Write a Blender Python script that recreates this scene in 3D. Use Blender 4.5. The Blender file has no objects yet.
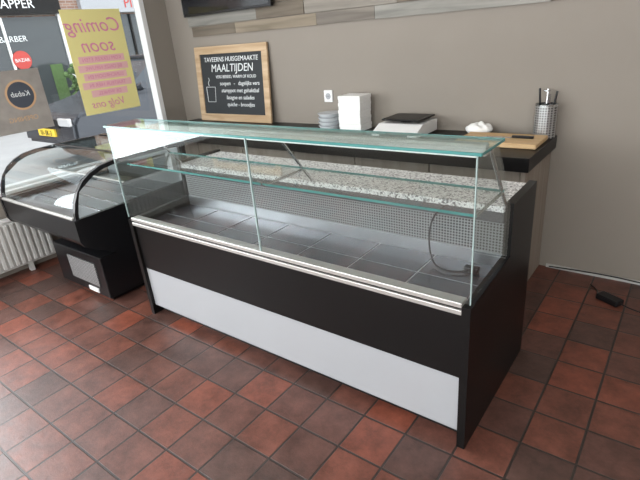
import bpy, bmesh, math, random
from mathutils import Matrix, Vector
random.seed(7)
S=bpy.context.scene
try:
    S.view_settings.view_transform='Standard'
except Exception: pass
COL=bpy.context.collection
# ---------------------------------------------------------------- materials
def new_mat(n):
    m=bpy.data.materials.new(n);m.use_nodes=True
    return m,m.node_tree,m.node_tree.nodes['Principled BSDF']
def mat(n,c,rough=.5,metal=0,noise=0,nscale=8,bump=0,spec=.5):
    m,nt,b=new_mat(n)
    b.inputs['Roughness'].default_value=rough;b.inputs['Metallic'].default_value=metal
    b.inputs['Specular IOR Level'].default_value=spec
    b.inputs['Base Color'].default_value=(*c,1)
    g=nt.nodes.new('ShaderNodeNewGeometry')
    no=nt.nodes.new('ShaderNodeTexNoise');no.inputs['Scale'].default_value=nscale;no.inputs['Detail'].default_value=5
    nt.links.new(g.outputs['Position'],no.inputs['Vector'])
    r=nt.nodes.new('ShaderNodeMapRange');r.inputs[3].default_value=1-noise;r.inputs[4].default_value=1+noise
    nt.links.new(no.outputs[0],r.inputs[0])
    mx=nt.nodes.new('ShaderNodeVectorMath');mx.operation='SCALE';mx.inputs[0].default_value=c
    nt.links.new(r.outputs[0],mx.inputs['Scale']);nt.links.new(mx.outputs[0],b.inputs['Base Color'])
    if bump:
        bp=nt.nodes.new('ShaderNodeBump');bp.inputs['Strength'].default_value=bump;bp.inputs['Distance'].default_value=.01
        nt.links.new(no.outputs[0],bp.inputs['Height']);nt.links.new(bp.outputs[0],b.inputs['Normal'])
    return m
def glass(n,tint=(.97,.985,.98),f0=.04,f1=.6,rough=.02,p=4):
    m=bpy.data.materials.new(n);m.use_nodes=True;nt=m.node_tree;nt.nodes.clear()
    o=nt.nodes.new('ShaderNodeOutputMaterial');t=nt.nodes.new('ShaderNodeBsdfTransparent');t.inputs[0].default_value=(*tint,1)
    g=nt.nodes.new('ShaderNodeBsdfGlossy');g.inputs['Roughness'].default_value=rough;g.inputs[0].default_value=(.93,.98,.98,1)
    lw=nt.nodes.new('ShaderNodeLayerWeight');lw.inputs[0].default_value=.5
    pw=nt.nodes.new('ShaderNodeMath');pw.operation='POWER';pw.inputs[1].default_value=p
    nt.links.new(lw.outputs['Facing'],pw.inputs[0])
    ma=nt.nodes.new('ShaderNodeMath');ma.operation='MULTIPLY_ADD';ma.inputs[1].default_value=f1;ma.inputs[2].default_value=f0
    nt.links.new(pw.outputs[0],ma.inputs[0])
    mx=nt.nodes.new('ShaderNodeMixShader')
    nt.links.new(ma.outputs[0],mx.inputs[0]);nt.links.new(t.outputs[0],mx.inputs[1]);nt.links.new(g.outputs[0],mx.inputs[2]);nt.links.new(mx.outputs[0],o.inputs[0])
    return m
def wood(n,c1,c2,axis=0,sc=6,rough=.6):
    m,nt,b=new_mat(n);b.inputs['Roughness'].default_value=rough
    g=nt.nodes.new('ShaderNodeNewGeometry');mp=nt.nodes.new('ShaderNodeMapping')
    s=[sc*6]*3;s[axis]=sc*.5;mp.inputs['Scale'].default_value=s
    nt.links.new(g.outputs['Position'],mp.inputs['Vector'])
    no=nt.nodes.new('ShaderNodeTexNoise');no.inputs['Scale'].default_value=1.;no.inputs['Detail'].default_value=6;no.inputs['Distortion'].default_value=.6
    nt.links.new(mp.outputs[0],no.inputs['Vector'])
    cr=nt.nodes.new('ShaderNodeValToRGB');cr.color_ramp.elements[0].position=.32;cr.color_ramp.elements[1].position=.68
    cr.color_ramp.elements[0].color=(*c1,1);cr.color_ramp.elements[1].color=(*c2,1)
    nt.links.new(no.outputs[0],cr.inputs[0]);nt.links.new(cr.outputs[0],b.inputs['Base Color'])
    return m
def floor_mat():
    m,nt,b=new_mat('terracotta_tiles');N=nt.nodes.new;L=nt.links.new
    g=N('ShaderNodeNewGeometry')
    off=N('ShaderNodeVectorMath');off.operation='ADD';off.inputs[1].default_value=(10.03,10.05,0);L(g.outputs['Position'],off.inputs[0])
    br=N('ShaderNodeTexBrick');br.offset=0;br.inputs['Scale'].default_value=1;br.inputs['Brick Width'].default_value=.2;br.inputs['Row Height'].default_value=.2
    br.inputs['Mortar Size'].default_value=.0055;br.inputs['Mortar Smooth'].default_value=.3
    L(off.outputs[0],br.inputs['Vector'])
    sc=N('ShaderNodeVectorMath');sc.operation='SCALE';sc.inputs['Scale'].default_value=5;L(off.outputs[0],sc.inputs[0])
    fl=N('ShaderNodeVectorMath');fl.operation='FLOOR';L(sc.outputs[0],fl.inputs[0])
    mu=N('ShaderNodeVectorMath');mu.operation='MULTIPLY';mu.inputs[1].default_value=(1,1,0);L(fl.outputs[0],mu.inputs[0])
    wn=N('ShaderNodeTexWhiteNoise');wn.noise_dimensions='3D';L(mu.outputs[0],wn.inputs['Vector'])
    cr=N('ShaderNodeValToRGB');e=cr.color_ramp.elements;e[0].position=0;e[0].color=(.068,.037,.030,1);e[1].position=1;e[1].color=(.175,.050,.030,1)
    for p,c in ((.25,(.098,.044,.034,1)),(.5,(.122,.046,.032,1)),(.75,(.145,.047,.030,1))):
        x=e.new(p);x.color=c
    L(wn.outputs[0],cr.inputs[0])
    no=N('ShaderNodeTexNoise');no.inputs['Scale'].default_value=8;no.inputs['Detail'].default_value=9;no.inputs['Roughness'].default_value=.75;L(g.outputs['Position'],no.inputs['Vector'])
    mr=N('ShaderNodeMapRange');mr.inputs[1].default_value=.3;mr.inputs[2].default_value=.7;mr.inputs[3].default_value=.4;mr.inputs[4].default_value=1.5;L(no.outputs[0],mr.inputs[0])
    s2=N('ShaderNodeVectorMath');s2.operation='SCALE';L(cr.outputs[0],s2.inputs[0]);L(mr.outputs[0],s2.inputs['Scale'])
    mx=N('ShaderNodeMix');mx.data_type='RGBA';L(br.outputs['Fac'],mx.inputs[0]);L(s2.outputs[0],mx.inputs[6]);mx.inputs[7].default_value=(.030,.023,.020,1)
    L(mx.outputs[2],b.inputs['Base Color'])
    r2=N('ShaderNodeMapRange');r2.inputs[3].default_value=.22;r2.inputs[4].default_value=.46;L(no.outputs[0],r2.inputs[0]);L(r2.outputs[0],b.inputs['Roughness'])
    su=N('ShaderNodeMath');su.operation='MULTIPLY_ADD';su.inputs[1].default_value=-1.5;L(br.outputs['Fac'],su.inputs[0]);L(no.outputs[0],su.inputs[2])
    bp=N('ShaderNodeBump');bp.inputs['Strength'].default_value=.5;bp.inputs['Distance'].default_value=.004;L(su.outputs[0],bp.inputs['Height']);L(bp.outputs[0],b.inputs['Normal'])
    return m
def granite_mat():
    m,nt,b=new_mat('granite_speckle');N=nt.nodes.new;L=nt.links.new
    g=N('ShaderNodeNewGeometry');v=N('ShaderNodeTexVoronoi');v.inputs['Scale'].default_value=140;L(g.outputs['Position'],v.inputs['Vector'])
    se=N('ShaderNodeSeparateColor');L(v.outputs['Color'],se.inputs[0])
    cr=N('ShaderNodeValToRGB');cr.color_ramp.interpolation='CONSTANT';e=cr.color_ramp.elements
    e[0].color=(.10,.10,.11,1);e[1].position=.50;e[1].color=(.80,.80,.79,1)
    x=e.new(.15);x.color=(.32,.32,.33,1);x=e.new(.28);x.color=(.58,.58,.58,1)
    L(se.outputs[0],cr.inputs[0]);L(cr.outputs[0],b.inputs['Base Color']);b.inputs['Roughness'].default_value=.3
    return m
def perf_mat(base=(.24,.245,.25),pitch=.013,rad=.33,metal=.3,rough=.4,plane='xz'):
    m,nt,b=new_mat('perforated_sheet');N=nt.nodes.new;L=nt.links.new
    g=N('ShaderNodeNewGeometry');s=N('ShaderNodeVectorMath');s.operation='SCALE';s.inputs['Scale'].default_value=1/pitch;L(g.outputs['Position'],s.inputs[0])
    f=N('ShaderNodeVectorMath');f.operation='FRACTION';L(s.outputs[0],f.inputs[0])
    u=N('ShaderNodeVectorMath');u.operation='SUBTRACT';u.inputs[1].default_value=(.5,.5,.5);L(f.outputs[0],u.inputs[0])
    k=N('ShaderNodeVectorMath');k.operation='MULTIPLY';k.inputs[1].default_value=(1,0,1) if plane=='xz' else (1,1,0);L(u.outputs[0],k.inputs[0])
    l=N('ShaderNodeVectorMath');l.operation='LENGTH';L(k.outputs[0],l.inputs[0])
    c=N('ShaderNodeMath');c.operation='LESS_THAN';c.inputs[1].default_value=rad;L(l.outputs['Value'],c.inputs[0])
    mx=N('ShaderNodeMix');mx.data_type='RGBA';L(c.outputs[0],mx.inputs[0]);mx.inputs[6].default_value=(*base,1);mx.inputs[7].default_value=(.03,.03,.03,1)
    L(mx.outputs[2],b.inputs['Base Color']);b.inputs['Metallic'].default_value=metal;b.inputs['Roughness'].default_value=rough
    return m
M_wall=mat('wall_paint_taupe',(.252,.224,.192),.85,noise=.04,nscale=3,bump=.03)
M_ceil=mat('ceiling_paint',(.75,.74,.72),.9)
M_white=mat('white_paint',(.75,.75,.74),.45,noise=.02)
M_rad=mat('radiator_enamel',(.50,.50,.48),.4)
M_black=mat('black_laminate',(.006,.0055,.0055),.36,noise=.1,nscale=20,spec=.2)
M_blackp=mat('black_plastic',(.008,.008,.009),.28,spec=.35)
M_greyp=mat('light_grey_panel',(.32,.33,.345),.38,noise=.04,nscale=2.5)
M_alu=mat('aluminium',(.50,.49,.465),.35,.6)
M_chrome=mat('chrome',(.65,.66,.67),.15,1)
M_steel=mat('stainless_steel',(.42,.43,.45),.3,.85,noise=.08,nscale=12)
M_deck=mat('deck_plate_steel',(.13,.135,.15),.2,.65,noise=.25,nscale=9)
M_deckbase=mat('tray_base',(.60,.61,.62),.4,.2)
M_glass=glass('clear_glass');M_wglass=glass('window_glass',(.98,.985,.985),.02,.4)
M_topglass=glass('top_glass',(.88,.94,.93),.12,.6)
M_edge=mat('glass_edge_teal',(.05,.20,.19),.2,noise=.3,nscale=4)
M_edgel=mat('glass_edge_light',(.30,.38,.37),.2)
M_gran=granite_mat();M_perf=perf_mat();M_vent=perf_mat((.30,.30,.30),.012,.33)
M_floor=floor_mat()
M_pine=wood('pine_frame_wood',(.40,.27,.15),(.56,.41,.26),0,5)
M_board=wood('cutting_board_wood',(.50,.32,.15),(.66,.47,.26),0,4)
M_cab=wood('pale_oak_panel',(.24,.20,.165),(.31,.27,.225),2,4)
M_chalk=mat('chalkboard_surface',(.02,.024,.027),.7,noise=.3,nscale=6)
M_chalkw=mat('chalk_white',(.75,.78,.78),.9)
M_foam=mat('white_foam',(.82,.82,.80),.7,noise=.03,nscale=30)
planks=[wood('reclaimed_wood_%d'%i,a,b,0,3,.8) for i,(a,b) in enumerate([((.115,.10,.085),(.22,.195,.165)),((.15,.135,.115),(.27,.245,.21)),((.10,.082,.062),(.18,.15,.115)),((.17,.14,.10),(.29,.24,.18)),((.16,.155,.14),(.30,.29,.26))])]
# ---------------------------------------------------------------- helpers
def link(o,parent=None):
    COL.objects.link(o)
    if parent: o.parent=parent
    return o
def empty(n,loc=(0,0,0)):
    o=bpy.data.objects.new(n,None);o.empty_display_size=.1;COL.objects.link(o);return o
def from_bm(n,bm,mats,parent=None,smooth=False):
    me=bpy.data.meshes.new(n);bmesh.ops.recalc_face_normals(bm,faces=bm.faces);bm.to_mesh(me);bm.free()
    for m in (mats if isinstance(mats,(list,tuple)) else [mats]): me.materials.append(m)
    if smooth:
        for p in me.polygons: p.use_smooth=True
    return link(bpy.data.objects.new(n,me),parent)
def bbox(bm,x0,x1,y0,y1,z0,z1,mi=0,bev=0):
    r=bmesh.ops.create_cube(bm,size=1);vs=r['verts']
    for v in vs: v.co=Vector(((x0+x1)/2+v.co.x*(x1-x0),(y0+y1)/2+v.co.y*(y1-y0),(z0+z1)/2+v.co.z*(z1-z0)))
    fs={f for v in vs for f in v.link_faces}
    for f in fs: f.material_index=mi
    if bev:
        es=list({e for v in vs for e in v.link_edges})
        r=bmesh.ops.bevel(bm,geom=es,offset=bev,segments=2,affect='EDGES',profile=.5)
        for f in r['faces']: f.material_index=mi
def box(n,x0,x1,y0,y1,z0,z1,m,parent=None,bev=0):
    bm=bmesh.new();bbox(bm,x0,x1,y0,y1,z0,z1,0,bev);return from_bm(n,bm,m,parent)
def prism(n,pts,axis,a0,a1,m,parent=None,smooth=False):
    bm=bmesh.new()
    def P(p,a):
        return {'x':(a,p[0],p[1]),'y':(p[0],a,p[1]),'z':(p[0],p[1],a)}[axis]
    A=[bm.verts.new(P(p,a0)) for p in pts];B=[bm.verts.new(P(p,a1)) for p in pts]
    bm.faces.new(A);bm.faces.new(B[::-1])
    k=len(pts)
    for i in range(k): bm.faces.new((A[i],A[(i+1)%k],B[(i+1)%k],B[i]))
    return from_bm(n,bm,m,parent,smooth)
def tube(n,pts,r,m,parent=None,smooth=True,cyc=False,res=3):
    c=bpy.data.curves.new(n,'CURVE');c.dimensions='3D';c.bevel_depth=r;c.bevel_resolution=res;c.use_fill_caps=True
    s=c.splines.new('NURBS' if smooth and len(pts)>2 else 'POLY');s.points.add(len(pts)-1)
    for i,p in enumerate(pts): s.points[i].co=(*p,1)
    if s.type=='NURBS': s.order_u=3;s.use_endpoint_u=True
    s.use_cyclic_u=cyc
    o=bpy.data.objects.new(n,c);tmp=o
    COL.objects.link(o);dg=bpy.context.evaluated_depsgraph_get();me=bpy.data.meshes.new_from_object(o.evaluated_get(dg))
    bpy.data.objects.remove(o);me.materials.clear();me.materials.append(m)
    for p in me.polygons: p.use_smooth=True
    return link(bpy.data.objects.new(n,me),parent)
def cyl(n,cx,cy,z0,z1,r0,r1,m,parent=None,seg=32,axis='z'):
    bm=bmesh.new();bmesh.ops.create_cone(bm,cap_ends=True,segments=seg,radius1=r0,radius2=r1,depth=z1-z0)
    if axis=='x': bmesh.ops.rotate(bm,verts=bm.verts,matrix=Matrix.Rotation(math.pi/2,3,'Y'))
    if axis=='y': bmesh.ops.rotate(bm,verts=bm.verts,matrix=Matrix.Rotation(-math.pi/2,3,'X'))
    mid=(z0+z1)/2
    t={'z':(cx,cy,mid),'x':(mid,cx,cy),'y':(cx,mid,cy)}[axis]
    bmesh.ops.translate(bm,verts=bm.verts,vec=t)
    o=from_bm(n,bm,m,parent)
    for p in o.data.polygons: p.use_smooth=len(p.vertices)==4
    return o
def text(n,body,size,origin,xa,ya,m,parent=None,align='CENTER',ext=.0006,shear=0,bold=0):
    c=bpy.data.curves.new(n,'FONT');c.body=body;c.size=size;c.align_x=align;c.extrude=ext;c.shear=shear;c.resolution_u=3;c.offset=bold
    o=bpy.data.objects.new(n,c);COL.objects.link(o);dg=bpy.context.evaluated_depsgraph_get();me=bpy.data.meshes.new_from_object(o.evaluated_get(dg));bpy.data.objects.remove(o)
    me.materials.clear();me.materials.append(m)
    xa=Vector(xa);ya=Vector(ya).normalized();za=xa.cross(ya)
    me.transform(Matrix(((xa.x,ya.x,za.x,origin[0]),(xa.y,ya.y,za.y,origin[1]),(xa.z,ya.z,za.z,origin[2]),(0,0,0,1))))
    return link(bpy.data.objects.new(n,me),parent)
# ---------------------------------------------------------------- room shell
XL=-3.6;XR=3.0;YB=1.739;YF=-3.4;ZC=2.75
box('floor',XL-.15,XR+.15,YF-.15,YB+.15,-.1,0,M_floor)
box('ceiling',XL-.15,XR+.15,YF-.15,YB+.15,ZC,ZC+.1,M_ceil)
box('wall_back',XL-.15,XR+.15,YB,YB+.15,0,ZC,M_wall)
box('wall_right',XR,XR+.15,YF,YB,0,ZC,M_wall)
bm=bmesh.new()
SILL=.62;WT=2.45;WY0=-3.0;WY1=1.50
bbox(bm,XL-.15,XL,YF,YB,0,SILL);bbox(bm,XL-.15,XL,YF,YB,WT,ZC);bbox(bm,XL-.15,XL,WY1,YB,SILL,WT);bbox(bm,XL-.15,XL,YF,WY0,SILL,WT)
from_bm('wall_left',bm,M_wall)
bm=bmesh.new()
bbox(bm,XL,XR,YF-.15,YF,0,.5);bbox(bm,XL,XR,YF-.15,YF,2.45,ZC);bbox(bm,XL,-3.2,YF-.15,YF,.5,2.45);bbox(bm,2.6,XR,YF-.15,YF,.5,2.45)
from_bm('wall_front',bm,M_wall)
def window(n,fixed,a0,a1,z0,z1,along,mull):
    e=empty(n);t=.045
    bm=bmesh.new()
    def b(p0,p1,q0,q1):
        if along=='y': bbox(bm,fixed-.08,fixed+.006,p0,p1,q0,q1)
        else: bbox(bm,p0,p1,fixed-.08,fixed+.006,q0,q1)
    b(a0,a1,z0,z0+t);b(a0,a1,z1-t,z1);b(a0,a0+t,z0+t,z1-t);b(a1-t,a1,z0+t,z1-t)
    for q in mull: b(q-t/2,q+t/2,z0+t,z1-t)
    from_bm('frame',bm,M_white,e)
    if along=='y': box('pane',fixed-.048,fixed-.042,a0+t,a1-t,z0+t,z1-t,M_wglass,e)
    else: box('pane',a0+t,a1-t,fixed-.048,fixed-.042,z0+t,z1-t,M_wglass,e)
    return e
w1=window('window_1',XL,WY0,WY1,SILL,WT,'y',[-.9])
window('window_2',YF,-3.2,2.6,.5,2.45,'x',[-.3])
box('trim_sill',XL+.007,XL+.06,WY0,WY1,SILL,SILL+.025,M_white,None,.004)
box('baseboard_back',-.12,XR,YB-.012,YB,0,.022,M_rad)
# window lettering
text('window_lettering','Café',.22,(XL-.038,.62,1.97),(0,-1,0),(0,0,1),M_white,None,'CENTER',.0006,.3)
# ---------------------------------------------------------------- wooden planks on back wall
bm=bmesh.new();z=1.60
hs=[.085,.105,.095,.12,.1,.11]
for r,h in enumerate(hs):
    x=-3.31+random.uniform(-.0,.05)
    if r==0: x=-3.27
    while x<.75:
        l=random.uniform(.45,1.15);x1=min(x+l,.78+random.uniform(0,.06));d=random.uniform(.014,.026)
        bbox(bm,x,x1-.003,YB-d,YB,z+random.uniform(0,.004),z+h-.003,random.randrange(5),.0015);x=x1
    z+=h
from_bm('reclaimed_wood_wall_panel',bm,planks)
# television
tv=empty('television')
box('body',-3.27,-2.23,1.655,1.69,1.765,2.35,M_blackp,tv,.004)
box('screen',-3.255,-2.245,1.652,1.6545,1.785,2.335,mat('tv_screen',(.01,.01,.012),.08),tv)
box('wall_bracket',-2.9,-2.6,1.69,1.712,1.95,2.2,M_black,tv)
# wall socket
so=empty('wall_socket')
box('plate',-1.845,-1.765,YB-.012,YB,1.045,1.135,M_white,so,.004)
cyl('recess',-1.805,1.09,YB-.014,YB-.012,.024,.024,M_greyp,so,24,'y')
for i,dx in enumerate((-.009,.009)): cyl('pin_hole_%d'%i,-1.805+dx,1.09,YB-.0155,YB-.014,.003,.003,M_black,so,10,'y')
# ---------------------------------------------------------------- main display counter
dc=empty('refrigerated_display_counter');L=2.049;T=.032
side=[(0,0),(.747,0),(.747,.885),(.425,.885),(.425,.66),(.0,.64)]
prism('side_panel_right',side,'x',-T,0,M_black,dc)
prism('side_panel_left',side,'x',-L,-L+T,M_black,dc)
xa,xb=-L+T,-T
box('front_panel_upper',xa,xb,.015,.035,.325,.603,M_black,dc)
box('front_panel_lower',xa,xb,.02,.035,.062,.322,M_greyp,dc,.002)
box('plinth',xa,xb,.07,.09,.0,.06,M_blackp,dc)
bm=bmesh.new()
bbox(bm,xa,xb,.0,.036,.606,.626,0,.003);bbox(bm,xa,xb,.008,.036,.627,.634,1);bbox(bm,xa,xb,.0,.05,.635,.655,0,.003)
from_bm('front_rail',bm,[M_alu,M_blackp],dc)
box('body_bottom',xa,xb,.036,.70,.1,.14,M_steel,dc)
box('body_back',xa,xb,.715,.74,.06,.83,M_black,dc)
box('tray_base',xa,xb,.05,.425,.585,.6,M_deckbase,dc)
bm=bmesh.new();n=7;pw=(xb-xa)/n
for i in range(n):
    for j in range(2):
        bbox(bm,xa+i*pw+.0035,xa+(i+1)*pw-.0035,.055+j*.185,.055+j*.185+.179,.600,.603,0,.001)
from_bm('deck_plates',bm,M_deck,dc)
box('inner_lining_right',xb-.004,xb,.05,.42,.604,.64,M_steel,dc)
box('back_riser',xa,xb,.425,.435,.6,.66,M_steel,dc)
box('perforated_air_panel',xa,xb,.43,.437,.66,.80,M_perf,dc)
box('granite_front_strip',xa,xb,.415,.432,.80,.845,M_deck,dc,.002)
box('granite_worktop',xa,xb,.41,.745,.846,.872,M_gran,dc,.003)
# top glass / panes
g0=.655;gt=1.172;xj=-.985
box('front_glass_a',-L+.004,xj-.003,.004,.010,g0,gt,M_glass,dc)
box('front_glass_b',xj+.003,-.004,.004,.010,g0,gt,M_glass,dc)
box('glass_joint',xj-.003,xj+.003,.003,.011,g0,gt,M_edgel,dc)
prism('side_glass_right',[(.012,.66),(.40,.665),(.40,.88),(.21,gt),(.012,gt)],'x',-.012,-.006,M_glass,dc)
prism('side_glass_left',[(.012,.66),(.40,.665),(.40,.88),(.21,gt),(.012,gt)],'x',-L+.006,-L+.012,M_glass,dc)
box('glass_edge_front_right',-.006,-.002,.004,.011,g0,gt,M_edgel,dc)
box('glass_edge_front_left',-L+.002,-L+.006,.004,.011,g0,gt,M_edgel,dc)
box('top_glass',-L-.01,.01,.003,.212,1.174,1.182,M_topglass,dc)
bm=bmesh.new();bbox(bm,-L-.011,.011,-.001,.003,1.173,1.183);bbox(bm,-L-.011,.011,.212,.216,1.173,1.183);bbox(bm,.0105,.0125,.003,.212,1.174,1.182);bbox(bm,-L-.0125,-L-.0105,.003,.212,1.174,1.182)
from_bm('top_glass_edges',bm,M_edge,dc)
box('light_bar',xa,xb,.165,.2,1.128,1.17,M_alu,dc,.006)
box('light_bar_diffuser',xa+.03,xb-.03,.17,.195,1.122,1.128,M_white,dc)
for i,a in enumerate(((xj+.005,-.02),(-L+.02,xj-.005))):
    box('shelf_glass_%d'%i,a[0],a[1],.07,.35,.952,.959,M_glass,dc)
    bm=bmesh.new();bbox(bm,a[0],a[1],.067,.07,.951,.960);bbox(bm,a[0],a[1],.35,.353,.951,.960);from_bm('shelf_glass_edge_%d'%i,bm,M_edge,dc)
for i,x in enumerate((-.03,xj,-L+.03)):
    tube('support_post_%d'%i,[(x,.425,.872),(x,.40,.90),(x,.20,1.15)],.007,M_chrome,dc,False)
    tube('shelf_bracket_%d'%i,[(x,.36,.945),(x,.08,.945)],.006,M_chrome,dc,False)
tube('power_cable',[(-.27,.40,.845),(-.30,.385,.83),(-.33,.37,.74),(-.30,.33,.62),(-.22,.27,.613),(-.14,.30,.613),(-.12,.33,.615)],.004,M_blackp,dc)
box('cable_plug',-.15,-.09,.315,.345,.606,.63,M_blackp,dc,.005)
# ---------------------------------------------------------------- curved glass freezer
fz=empty('curved_glass_freezer_counter');FX0,FX1=-3.40,-2.34
arc=[(-.165,.62),(-.158,.68),(-.14,.74),(-.108,.80),(-.06,.855),(-.0,.893),(.07,.918),(.16,.93),(.30,.932)]
tub=[(-.17,.50),(-.155,.47),(.10,.33),(.70,.33),(.70,.60),(-.12,.60),(-.125,.635),(-.17,.635)]
prism('tub',tub,'x',FX0+.03,FX1-.03,M_blackp,fz)
for nm,x0 in (('left',FX0),('right',FX1-.028)):
    prism('end_panel_'+nm,[(-.175,.50),(-.158,.465),(.10,.315),(.71,.315),(.71,.66),(.1,.645),(-.175,.64)],'x',x0,x0+.028,M_blackp,fz)
    xm=x0+.014
    outer=arc+[(.55,.932),(.71,.925)]
    inner=[(y+.024*( .95 if z<.8 else .5),z-.0-(.024 if z>.8 else .0)) for y,z in outer]
    prism('end_frame_'+nm,outer+inner[::-1],'x',x0+.002,x0+.026,M_blackp,fz)
    prism('end_glass_'+nm,[(-.14,.64)]+[(y+.01,z-.012) for y,z in arc]+[(.68,.92),(.68,.655)],'x',xm-.003,xm+.003,M_glass,fz)
    box('rear_post_'+nm,x0,x0+.028,.68,.71,.66,.925,M_blackp,fz)
bm=bmesh.new();A=[bm.verts.new((FX0+.03,y,z)) for y,z in arc];B=[bm.verts.new((FX1-.03,y,z)) for y,z in arc]
for i in range(len(arc)-1): bm.faces.new((A[i],A[i+1],B[i+1],B[i]))
from_bm('curved_glass',bm,M_glass,fz,True)
box('glass_bottom_rail',FX0+.03,FX1-.03,-.172,-.15,.636,.652,M_alu,fz,.003)
box('top_rail',FX0+.03,FX1-.03,.29,.315,.918,.935,M_blackp,fz)
box('top_counter_glass',FX0+.03,FX1-.03,.315,.66,.922,.93,M_topglass,fz)
box('rear_rail',FX0+.03,FX1-.03,.66,.71,.905,.935,M_blackp,fz)
box('inner_deck',FX0+.03,FX1-.03,-.11,.66,.602,.612,M_steel,fz)
box('inner_shelf',FX0+.04,FX1-.04,.22,.60,.765,.772,M_glass,fz)
box('inner_shelf_edge',FX0+.04,FX1-.04,.215,.22,.763,.774,M_alu,fz)
box('rear_panel',FX0+.03,FX1-.03,.665,.70,.612,.90,M_greyp,fz)
for i,dy in enumerate((.05,.19,.33,.47)): box('deck_rib_%d'%i,FX0+.04,FX1-.04,dy,dy+.008,.612,.62,M_chrome,fz)
box('base_cabinet',-3.05,-2.41,-.06,.62,.03,.33,M_blackp,fz,.006)
box('base_foot',-3.02,-2.44,-.03,.6,0,.03,M_black,fz)
box('vent_grille',-2.86,-2.50,-.066,-.06,.10,.27,M_vent,fz)
box('rating_label',-2.66,-2.54,-.0675,-.0605,.045,.075,M_white,fz)
# ---------------------------------------------------------------- radiator
ra=empty('panel_radiator')
bm=bmesh.new();y=-1.5
bbox(bm,-3.56,-3.49,-1.52,.12,.07,.44,0,.008)
while y<.09:
    bbox(bm,-3.49,-3.475,y,y+.03,.09,.42,0,.006);y+=.045
from_bm('panel',bm,M_rad,ra)
for i,y in enumerate((-1.3,-.1)):
    box('foot_%d'%i,-3.545,-3.505,y,y+.03,0,.07,M_rad,ra)
box('top_grille',-3.565,-3.485,-1.52,.12,.44,.45,M_white,ra)
# ---------------------------------------------------------------- back counter
bc=empty('back_counter')
box('worktop',-3.42,-.14,1.15,YB-.001,.795,.87,M_black,bc,.003)
box('carcass',-3.38,-.19,1.24,YB-.001,.08,.795,M_black,bc)
box('end_panel',-.19,-.165,1.2,YB-.001,.0,.795,M_cab,bc)
box('kickboard',-3.36,-.2,1.3,1.32,0,.08,M_black,bc)
bm=bmesh.new()
for i in range(6): bbox(bm,-3.37+i*.53,-3.37+i*.53+.522,1.222,1.24,.09,.785,0,.003)
from_bm('cupboard_doors',bm,M_cab,bc)
# chalkboard
cb=empty('chalkboard_sign')
def CB(u0,u1,v0,v1,d0,d1,n,m,bev=0):
    o=box(n,u0,u1,d0,d1,v0,v1,m,cb,bev);return o
CW,CH=.90,.645;fw=.065
CB(0,CW,0,fw,-.02,0,'frame_bottom',M_pine,.004);CB(0,CW,CH-fw,CH,-.02,0,'frame_top',M_pine,.004)
CB(0,fw,fw,CH-fw,-.02,0,'frame_left',M_pine,.004);CB(CW-fw,CW,fw,CH-fw,-.02,0,'frame_right',M_pine,.004)
CB(fw,CW-fw,fw,CH-fw,-.01,-.002,'slate',M_chalk)
for i,(t,s,x,zz,al) in enumerate((("TAVEERNS HUISGEMAAKTE",.055,.45,.515,'CENTER'),("MAALTIJDEN",.092,.46,.43,'CENTER'),("VERS BEREID, WARM OF KOUD",.036,.50,.375,'CENTER'),("soepen   -   dagelijks vers",.048,.54,.315,'CENTER'),("stamppot met gehaktbal",.048,.54,.255,'CENTER'),("lasagne en salades",.048,.54,.195,'CENTER'),("quiche - broodjes",.048,.54,.135,'CENTER'))):
    text('chalk_text_%d'%i,t,s,(x,-.0112,zz),(1,0,0),(0,0,1),M_chalkw,cb,al,.0006,.15)
tube('chalk_drawing_pot',[(.11,-.0115,.30),(.12,-.0115,.17),(.22,-.0115,.17),(.23,-.0115,.30),(.11,-.0115,.30)],.0025,M_chalkw,cb,False)
tube('chalk_drawing_steam',[(.15,-.0115,.31),(.135,-.0115,.335),(.165,-.0115,.36),(.15,-.0115,.38)],.0025,M_chalkw,cb)
cb.location=(-3.27,1.676,.871);cb.rotation_euler=(math.radians(-4.5),0,0)
# foam boxes stack
fb=empty('stack_of_foam_boxes');bm=bmesh.new();z=.871
for i in range(5):
    o=random.uniform(-.002,.002)
    bbox(bm,-1.585+o,-1.40+o,1.54+o,1.69+o,z,z+.0245,0,.003);bbox(bm,-1.587+o,-1.398+o,1.538+o,1.692+o,z+.0245,z+.049,0,.003);z+=.0495
from_bm('boxes',bm,M_foam,fb)
# plastic tubs left of boxes
pt=empty('stack_of_plastic_tubs')
M_tub=mat('translucent_plastic',(.48,.51,.53),.25,noise=.05)
for i in range(4):
    cyl('tub_%d'%i,-1.71,1.60,.871+i*.030,.871+i*.030+.025,.075,.085,M_tub,pt)
    cyl('rim_%d'%i,-1.71,1.60,.8965+i*.030,.9005+i*.030,.09,.09,M_tub,pt)
# kitchen scale
ks=empty('kitchen_scale')
prism('base',[(1.36,.885),(1.68,.885),(1.68,.955),(1.46,.955),(1.36,.91)],'x',-1.20,-.88,M_white,ks)
for i,(x,y) in enumerate(((-1.17,1.40),(-.91,1.40),(-1.17,1.65),(-.91,1.65))): cyl('foot_%d'%i,x,y,.8705,.885,.012,.012,M_black,ks,16)
cyl('pillar',-1.04,1.57,.955,.972,.05,.04,M_blackp,ks)
box('weighing_plate',-1.18,-.90,1.46,1.69,.972,.984,M_black,ks,.004)
box('display_panel',-1.14,-.94,1.353,1.3595,.888,.906,M_black,ks)
# cloth
cl=empty('folded_white_cloth')
bm=bmesh.new();bmesh.ops.create_icosphere(bm,subdivisions=4,radius=1)
for v in bm.verts:
    a=math.sin(v.co.x*5+1)*math.cos(v.co.y*6)*.12+math.sin(v.co.x*9+v.co.y*7)*.06
    v.co=Vector((-.585+v.co.x*.085*(1+a*.5),1.66+v.co.y*.06,.905+max(v.co.z*(.036)*(1+a*2),-.033)))
from_bm('cloth',bm,M_foam,cl,True)
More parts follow.
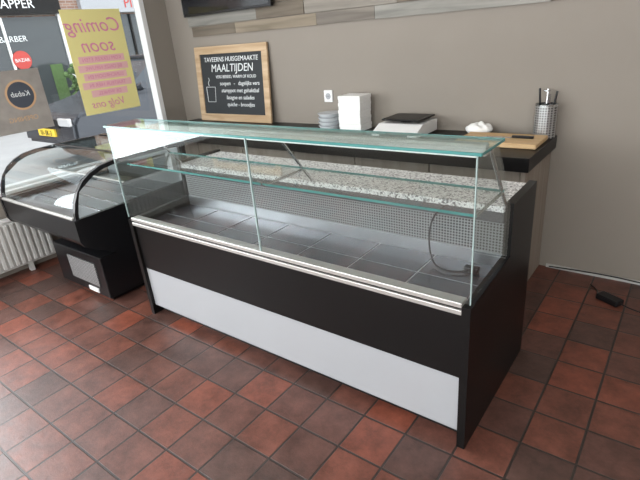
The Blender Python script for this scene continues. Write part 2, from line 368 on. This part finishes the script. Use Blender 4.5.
# cutting board
cu=empty('cutting_board')
box('board',-.62,-.16,1.34,1.60,.8715,.898,M_board,cu,.006)
box('board_groove',-.60,-.18,1.358,1.363,.8975,.8986,M_pine,cu)
kn=empty('kitchen_knife')
prism('blade',[(-.50,1.46),(-.33,1.47),(-.33,1.495),(-.47,1.49)],'z',.8987,.9005,M_chrome,kn)
box('handle',-.33,-.21,1.472,1.494,.8987,.913,M_blackp,kn,.004)
# utensil holder
uh=empty('utensil_holder')
M_ph=perf_mat((.50,.50,.50),.014,.3,.7,.3)
def ring(n,cx,cy,z0,z1,r,t,m,p):
    bm=bmesh.new();k=36
    prof=[(r,z0),(r,z1),(r-t,z1),(r-t,z0)]
    V=[[bm.verts.new((cx+q[0]*math.cos(2*math.pi*i/k),cy+q[0]*math.sin(2*math.pi*i/k),q[1])) for q in prof] for i in range(k)]
    for i in range(k):
        for j in range(4): bm.faces.new((V[i][j],V[(i+1)%k][j],V[(i+1)%k][(j+1)%4],V[i][(j+1)%4]))
    return from_bm(n,bm,m,p,False)
ux,uy=-.202,1.672
ring('cup_wall',ux,uy,.871,1.055,.06,.002,M_ph,uh);ring('cup_rim',ux,uy,1.055,1.063,.062,.005,M_chrome,uh);cyl('cup_bottom',ux,uy,.871,.874,.058,.058,M_chrome,uh)
for i,(dx,dy,tx,ty,h,mm) in enumerate(((-.03,0,-.045,.0,1.15,M_blackp),(.01,-.02,.02,-.03,1.12,M_chrome),(.02,.02,.045,.025,1.13,M_blackp),(-.01,.03,-.01,.045,1.14,M_chrome),(0,0,.01,.01,1.11,M_blackp))):
    tube('utensil_%d'%i,[(ux+dx*.6,uy+dy*.6,.88),(ux+tx,uy+ty,h)],.006,mm,uh,False)
ring('whisk_loop',ux-.012,uy+.03,1.13,1.135,.02,.003,M_chrome,uh)
# power adapter on floor
pa=empty('power_adapter');o=box('brick',-.065,.065,-.032,.032,.0,.035,M_blackp,pa,.006)
o2=tube('cable',[(.06,0,.018),(.12,.01,.006),(.22,.05,.004),(.34,.06,.004)],.0035,M_blackp,pa)
o3=tube('mains_lead',[(-.06,0,.018),(-.09,.02,.006),(-.12,.06,.004),(-.18,.08,.004)],.0035,M_blackp,pa)
pa.location=(.29,1.44,.001);pa.rotation_euler=(0,0,math.radians(-28))
tube('wall_cable',[(-.10,YB-.02,.012),(.2,YB-.018,.03),(.5,YB-.018,.012),(.9,YB-.018,.016),(1.5,YB-.018,.012)],.004,M_blackp)
# ---------------------------------------------------------------- posters on window
xg=XL-.040
M_yel=mat('poster_yellow',(.84,.76,.32),.6);M_pink=mat('poster_pink',(.74,.26,.42),.6);M_lpink=mat('poster_light_pink',(.84,.50,.50),.6)
po=empty('coming_soon_poster')
Y0p=.745
box('sheet',xg,xg+.0015,Y0p,1.275,1.06,1.88,M_yel,po)
text('headline','Coming\nsoon',.155,(xg+.0032,1.01,1.71),(0,-1,0),(0,0,1),M_pink,po,'CENTER',.0004,.25)
for i in range(5):
    z=1.49-i*.068;w=[.21,.23,.2,.23,.17][i]
    box('stripe_%d'%i,xg+.0015,xg+.0022,1.01-w,1.01+w,z-.02,z+.035,M_lpink,po)
    text('line_%d'%i,["KOM LEKKER ETEN","BIJ ONZE NIEUWE","LUNCHROOM EN","TRAITEUR HIER IN","DE WINKEL"][i],.042,(xg+.003,1.01,z-.006),(0,-1,0),(0,0,1),M_pink,po,'CENTER',.0004)
text('footer','Volg ons',.09,(xg+.0025,.98,1.11),(0,-1,0),(0,0,1),M_pink,po,'CENTER',.0004,.3)
st=empty('restaurant_poster')
M_dp=mat('poster_taupe',(.30,.275,.25),.5,noise=.3,nscale=12);M_dp2=mat('poster_dark',(.06,.07,.09),.5);M_or=mat('poster_orange',(.58,.36,.20),.5)
box('sheet',xg,xg+.0015,.02,.46,1.03,1.48,M_dp,st)
cyl('badge',.28,1.30,xg+.0016,xg+.0022,.11,.11,M_or,st,40,'x')
cyl('badge_inner',.28,1.30,xg+.0023,xg+.0028,.095,.095,M_dp2,st,40,'x')
text('title','Kebab',.055,(xg+.0035,.28,1.29),(0,-1,0),(0,0,1),M_chalkw,st,'CENTER',.0004,.2)
text('sub','OPENING',.05,(xg+.0025,.25,1.11),(0,-1,0),(0,0,1),M_or,st,'CENTER',.0004)
# ---------------------------------------------------------------- street outside
M_asph=mat('street_paving',(.34,.34,.34),.8,noise=.15,nscale=3,bump=.1)
M_brick,nt,b=new_mat('facade_brick')
g=nt.nodes.new('ShaderNodeNewGeometry')
sx=nt.nodes.new('ShaderNodeSeparateXYZ');cx=nt.nodes.new('ShaderNodeCombineXYZ');nt.links.new(g.outputs['Position'],sx.inputs[0]);nt.links.new(sx.outputs[1],cx.inputs[0]);nt.links.new(sx.outputs[2],cx.inputs[1])
br=nt.nodes.new('ShaderNodeTexBrick');br.inputs['Scale'].default_value=1;br.inputs['Brick Width'].default_value=.22;br.inputs['Row Height'].default_value=.07;br.inputs['Mortar Size'].default_value=.008
br.inputs['Color1'].default_value=(.22,.12,.085,1);br.inputs['Color2'].default_value=(.30,.18,.13,1);br.inputs['Mortar'].default_value=(.33,.31,.28,1)
nt.links.new(cx.outputs[0],br.inputs['Vector']);nt.links.new(br.outputs[0],b.inputs['Base Color']);b.inputs['Roughness'].default_value=.85
M_shopg=mat('shop_glass_dark',(.05,.058,.062),.1);M_sign=mat('sign_red',(.45,.05,.04),.5);M_blue=mat('bin_blue',(.03,.12,.38),.4);M_leaf=mat('foliage',(.07,.13,.04),.8,noise=.5,nscale=20)
box('street',-22,XL-.151,-14,26,-.25,-.12,M_asph)
sb=empty('street_shop_building');FXX=-14.0
box('facade',FXX-.6,FXX,-10,24,-.119,6.0,M_brick,sb)
y=-8
k=0
while y<22:
    box('shopfront_%d'%k,FXX,FXX+.05,y,y+2.9,.25,2.55,M_shopg,sb)
    bm=bmesh.new();bbox(bm,FXX,FXX+.1,y-.08,y,.0,2.7);bbox(bm,FXX,FXX+.1,y+2.9,y+2.98,.0,2.7);bbox(bm,FXX,FXX+.1,y+1.4,y+1.46,.25,2.55);bbox(bm,FXX,FXX+.1,y,y+2.9,.12,.25)
    from_bm('shop_frame_%d'%k,bm,[M_white,M_black,M_greyp][k%3],sb)
    box('fascia_%d'%k,FXX,FXX+.18,y-.1,y+3.0,2.6,3.15,[M_black,M_greyp,M_white][k%3],sb)
    box('upper_window_%d'%k,FXX,FXX+.05,y+.8,y+2.1,3.8,5.5,M_shopg,sb)
    random.seed(k+3)
    for j in range(5):
        yy=y+.15+j*.55;hh=random.uniform(.3,1.1)
        box('window_display_%d_%d'%(k,j),FXX+.05,FXX+.06,yy,yy+random.uniform(.15,.4),.4,.4+hh,random.choice([M_or,M_greyp,M_dp,M_leaf,M_cab]),sb)
    y+=3.7;k+=1
text('sign_text_a','KAPPER',.30,(FXX+.19,4.9,2.75),(0,1,0),(0,0,1),M_chalkw,sb)
text('sign_text_b','BARBER',.20,(FXX+.07,4.7,1.97),(0,1,0),(0,0,1),M_chalkw,sb)
text('sign_text_c','PIZZA',.4,(FXX+.19,8.6,2.72),(0,1,0),(0,0,1),M_sign,sb)
cyl('round_sign',4.75,1.52,FXX+.07,FXX+.12,.23,.23,M_sign,sb,32,'x')
text('round_sign_text','BAZAR',.12,(FXX+.125,4.75,1.48),(0,1,0),(0,0,1),M_chalkw,sb)
wb=empty('wheeled_bin');prism('bin',[(7.0,-.1),(7.5,-.1),(7.58,.9),(6.92,.9)],'x',-13.1,-12.5,M_blue,wb);box('lid',-13.15,-12.45,6.88,7.62,.9,1.0,M_blue,wb,.03)
for i,yy in enumerate((7.08,7.42)): cyl('wheel_%d'%i,yy,-.049,-13.12,-13.06,.07,.07,M_black,wb,16,'x')
sh=empty('street_shrub');bm=bmesh.new()
for i in range(260):
    c=Vector((-12.9+max(-.6,min(.6,random.gauss(0,.25))),5.9+max(-.6,min(.6,random.gauss(0,.25))),random.uniform(.4,1.3)));r=random.uniform(.05,.11)
    q=bmesh.ops.create_icosphere(bm,subdivisions=1,radius=r);bmesh.ops.translate(bm,verts=q['verts'],vec=c)
from_bm('leaves',bm,M_leaf,sh);cyl('planter',-12.9,5.9,-.119,.42,.26,.34,M_greyp,sh)
# car
car=empty('parked_car');M_car=mat('car_paint',(.06,.065,.075),.15,.3);M_cgl=mat('car_glass',(.05,.06,.07),.05);M_plate=mat('plate_yellow',(.85,.6,.05),.5);M_lamp=mat('headlamp',(.6,.6,.6),.1,.3)
CX0,CX1=-8.3,-6.65;Y0=2.05
prof=[(0,.30),(.03,.62),(.12,.74),(.95,.90),(1.1,.93),(3.9,.95),(4.15,.85),(4.2,.35),(3.75,.22),(.45,.22)]
bm=bmesh.new();A=[];Bv=[]
for p in prof:
    A.append(bm.verts.new((CX0,Y0+p[0],p[1])));Bv.append(bm.verts.new((CX1,Y0+p[0],p[1])))
bm.faces.new(A);bm.faces.new(Bv[::-1])
for i in range(len(prof)): bm.faces.new((A[i],A[(i+1)%len(prof)],Bv[(i+1)%len(prof)],Bv[i]))
bmesh.ops.bevel(bm,geom=list(bm.edges),offset=.05,segments=2,affect='EDGES')
from_bm('body',bm,M_car,car,False)
bm=bmesh.new()
v=[bm.verts.new(c) for c in ((CX0+.06,Y0+.95,.90),(CX1-.06,Y0+.95,.90),(CX1-.06,Y0+3.9,.93),(CX0+.06,Y0+3.9,.93),(CX0+.22,Y0+1.75,1.40),(CX1-.22,Y0+1.75,1.40),(CX1-.22,Y0+3.3,1.40),(CX0+.22,Y0+3.3,1.40))]
for f in ((0,1,5,4),(1,2,6,5),(2,3,7,6),(3,0,4,7),(4,5,6,7),(0,3,2,1)): bm.faces.new([v[i] for i in f])
from_bm('greenhouse',bm,M_cgl,car)
box('roof',CX0+.2,CX1-.2,Y0+1.72,Y0+3.33,1.40,1.45,M_car,car,.02)
for i,yy in enumerate((2.25,3.1)): box('pillar_%d'%i,CX1-.17,CX1-.12,Y0+yy,Y0+yy+.05,.94,1.38,M_car,car)
for i,(x,yy) in enumerate(((CX1-.2,.8),(CX1-.2,3.4),(CX0,.8),(CX0,3.4))):
    cyl('tyre_%d'%i,Y0+yy,.201,x,x+.21,.32,.32,M_black,car,28,'x');cyl('rim_%d'%i,Y0+yy,.20,x+.205,x+.215,.2,.2,M_alu,car,20,'x')
box('number_plate',-7.75,-7.22,Y0-.012,Y0+.02,.42,.53,M_plate,car)
text('plate_text','01-SK-3',.11,(-7.485,Y0-.016,.435),(1,0,0),(0,0,1),M_black,car)
for i,x in enumerate((CX0+.08,CX1-.42)): box('headlamp_%d'%i,x,x+.34,Y0+.0,Y0+.06,.58,.70,M_lamp,car,.02)
box('grille',-7.9,-7.05,Y0-.005,Y0+.03,.56,.68,M_black,car)
tube('mirror',[(CX1-.05,Y0+1.25,.98),(CX1+.12,Y0+1.25,1.02)],.06,M_car,car,False)
# ---------------------------------------------------------------- lights
def area(n,loc,rot,sx,sy,p,c=(1,1,1)):
    l=bpy.data.lights.new(n,'AREA');l.shape='RECTANGLE';l.size=sx;l.size_y=sy;l.energy=p;l.color=c
    o=bpy.data.objects.new(n,l);o.location=loc;o.rotation_euler=rot;COL.objects.link(o);return o
area('daylight_front_window',(-.3,YF+.02,1.48),(math.radians(90),0,0),5.6,1.85,124,(1,.99,.975))
area('daylight_left_window',(XL+.08,-1.75,1.55),(math.radians(90),0,math.radians(-90)),2.3,1.75,112,(.95,.98,1))
for i,(x,y) in enumerate(((-1.8,-.2),(1.2,-.2))):  # unseen ceiling fill lights with box housings, added to brighten the interior
    e=empty('ceiling_fill' if i==0 else 'ceiling_fill.001')
    box('fill_housing',x-.6,x+.6,y-.15,y+.15,ZC-.05,ZC,M_white,e)
    a=area('fill_light_%d'%i,(x,y,ZC-.055),(0,0,0),1.1,.26,12,(1,.98,.95));a.parent=e
w=bpy.data.worlds.new('World');S.world=w;w.use_nodes=True;nt=w.node_tree;bg=nt.nodes['Background']
bg.inputs[0].default_value=(.90,.95,1,1);bg.inputs[1].default_value=3.0
sun=bpy.data.lights.new('sun','SUN');sun.energy=1.5;sun.angle=.05;sun.color=(1,.95,.88);so_=bpy.data.objects.new('sun',sun);so_.rotation_euler=(math.radians(40),0,math.radians(70));COL.objects.link(so_)
# ---------------------------------------------------------------- camera
cd=bpy.data.cameras.new('camera');cam=bpy.data.objects.new('camera',cd);COL.objects.link(cam)
cd.sensor_width=36;cd.lens=482.29*36/640;cd.clip_start=.05;cd.clip_end=200
R0=(.799098,.595500,-.082327);R1=(.175799,-.362446,-.915241);R2=(-.574904,.716894,-.394339);C=(.4931,-1.3990,1.55)
cam.matrix_world=Matrix([[R0[i],-R1[i],-R2[i],C[i]] for i in range(3)]+[[0,0,0,1]])
S.camera=cam
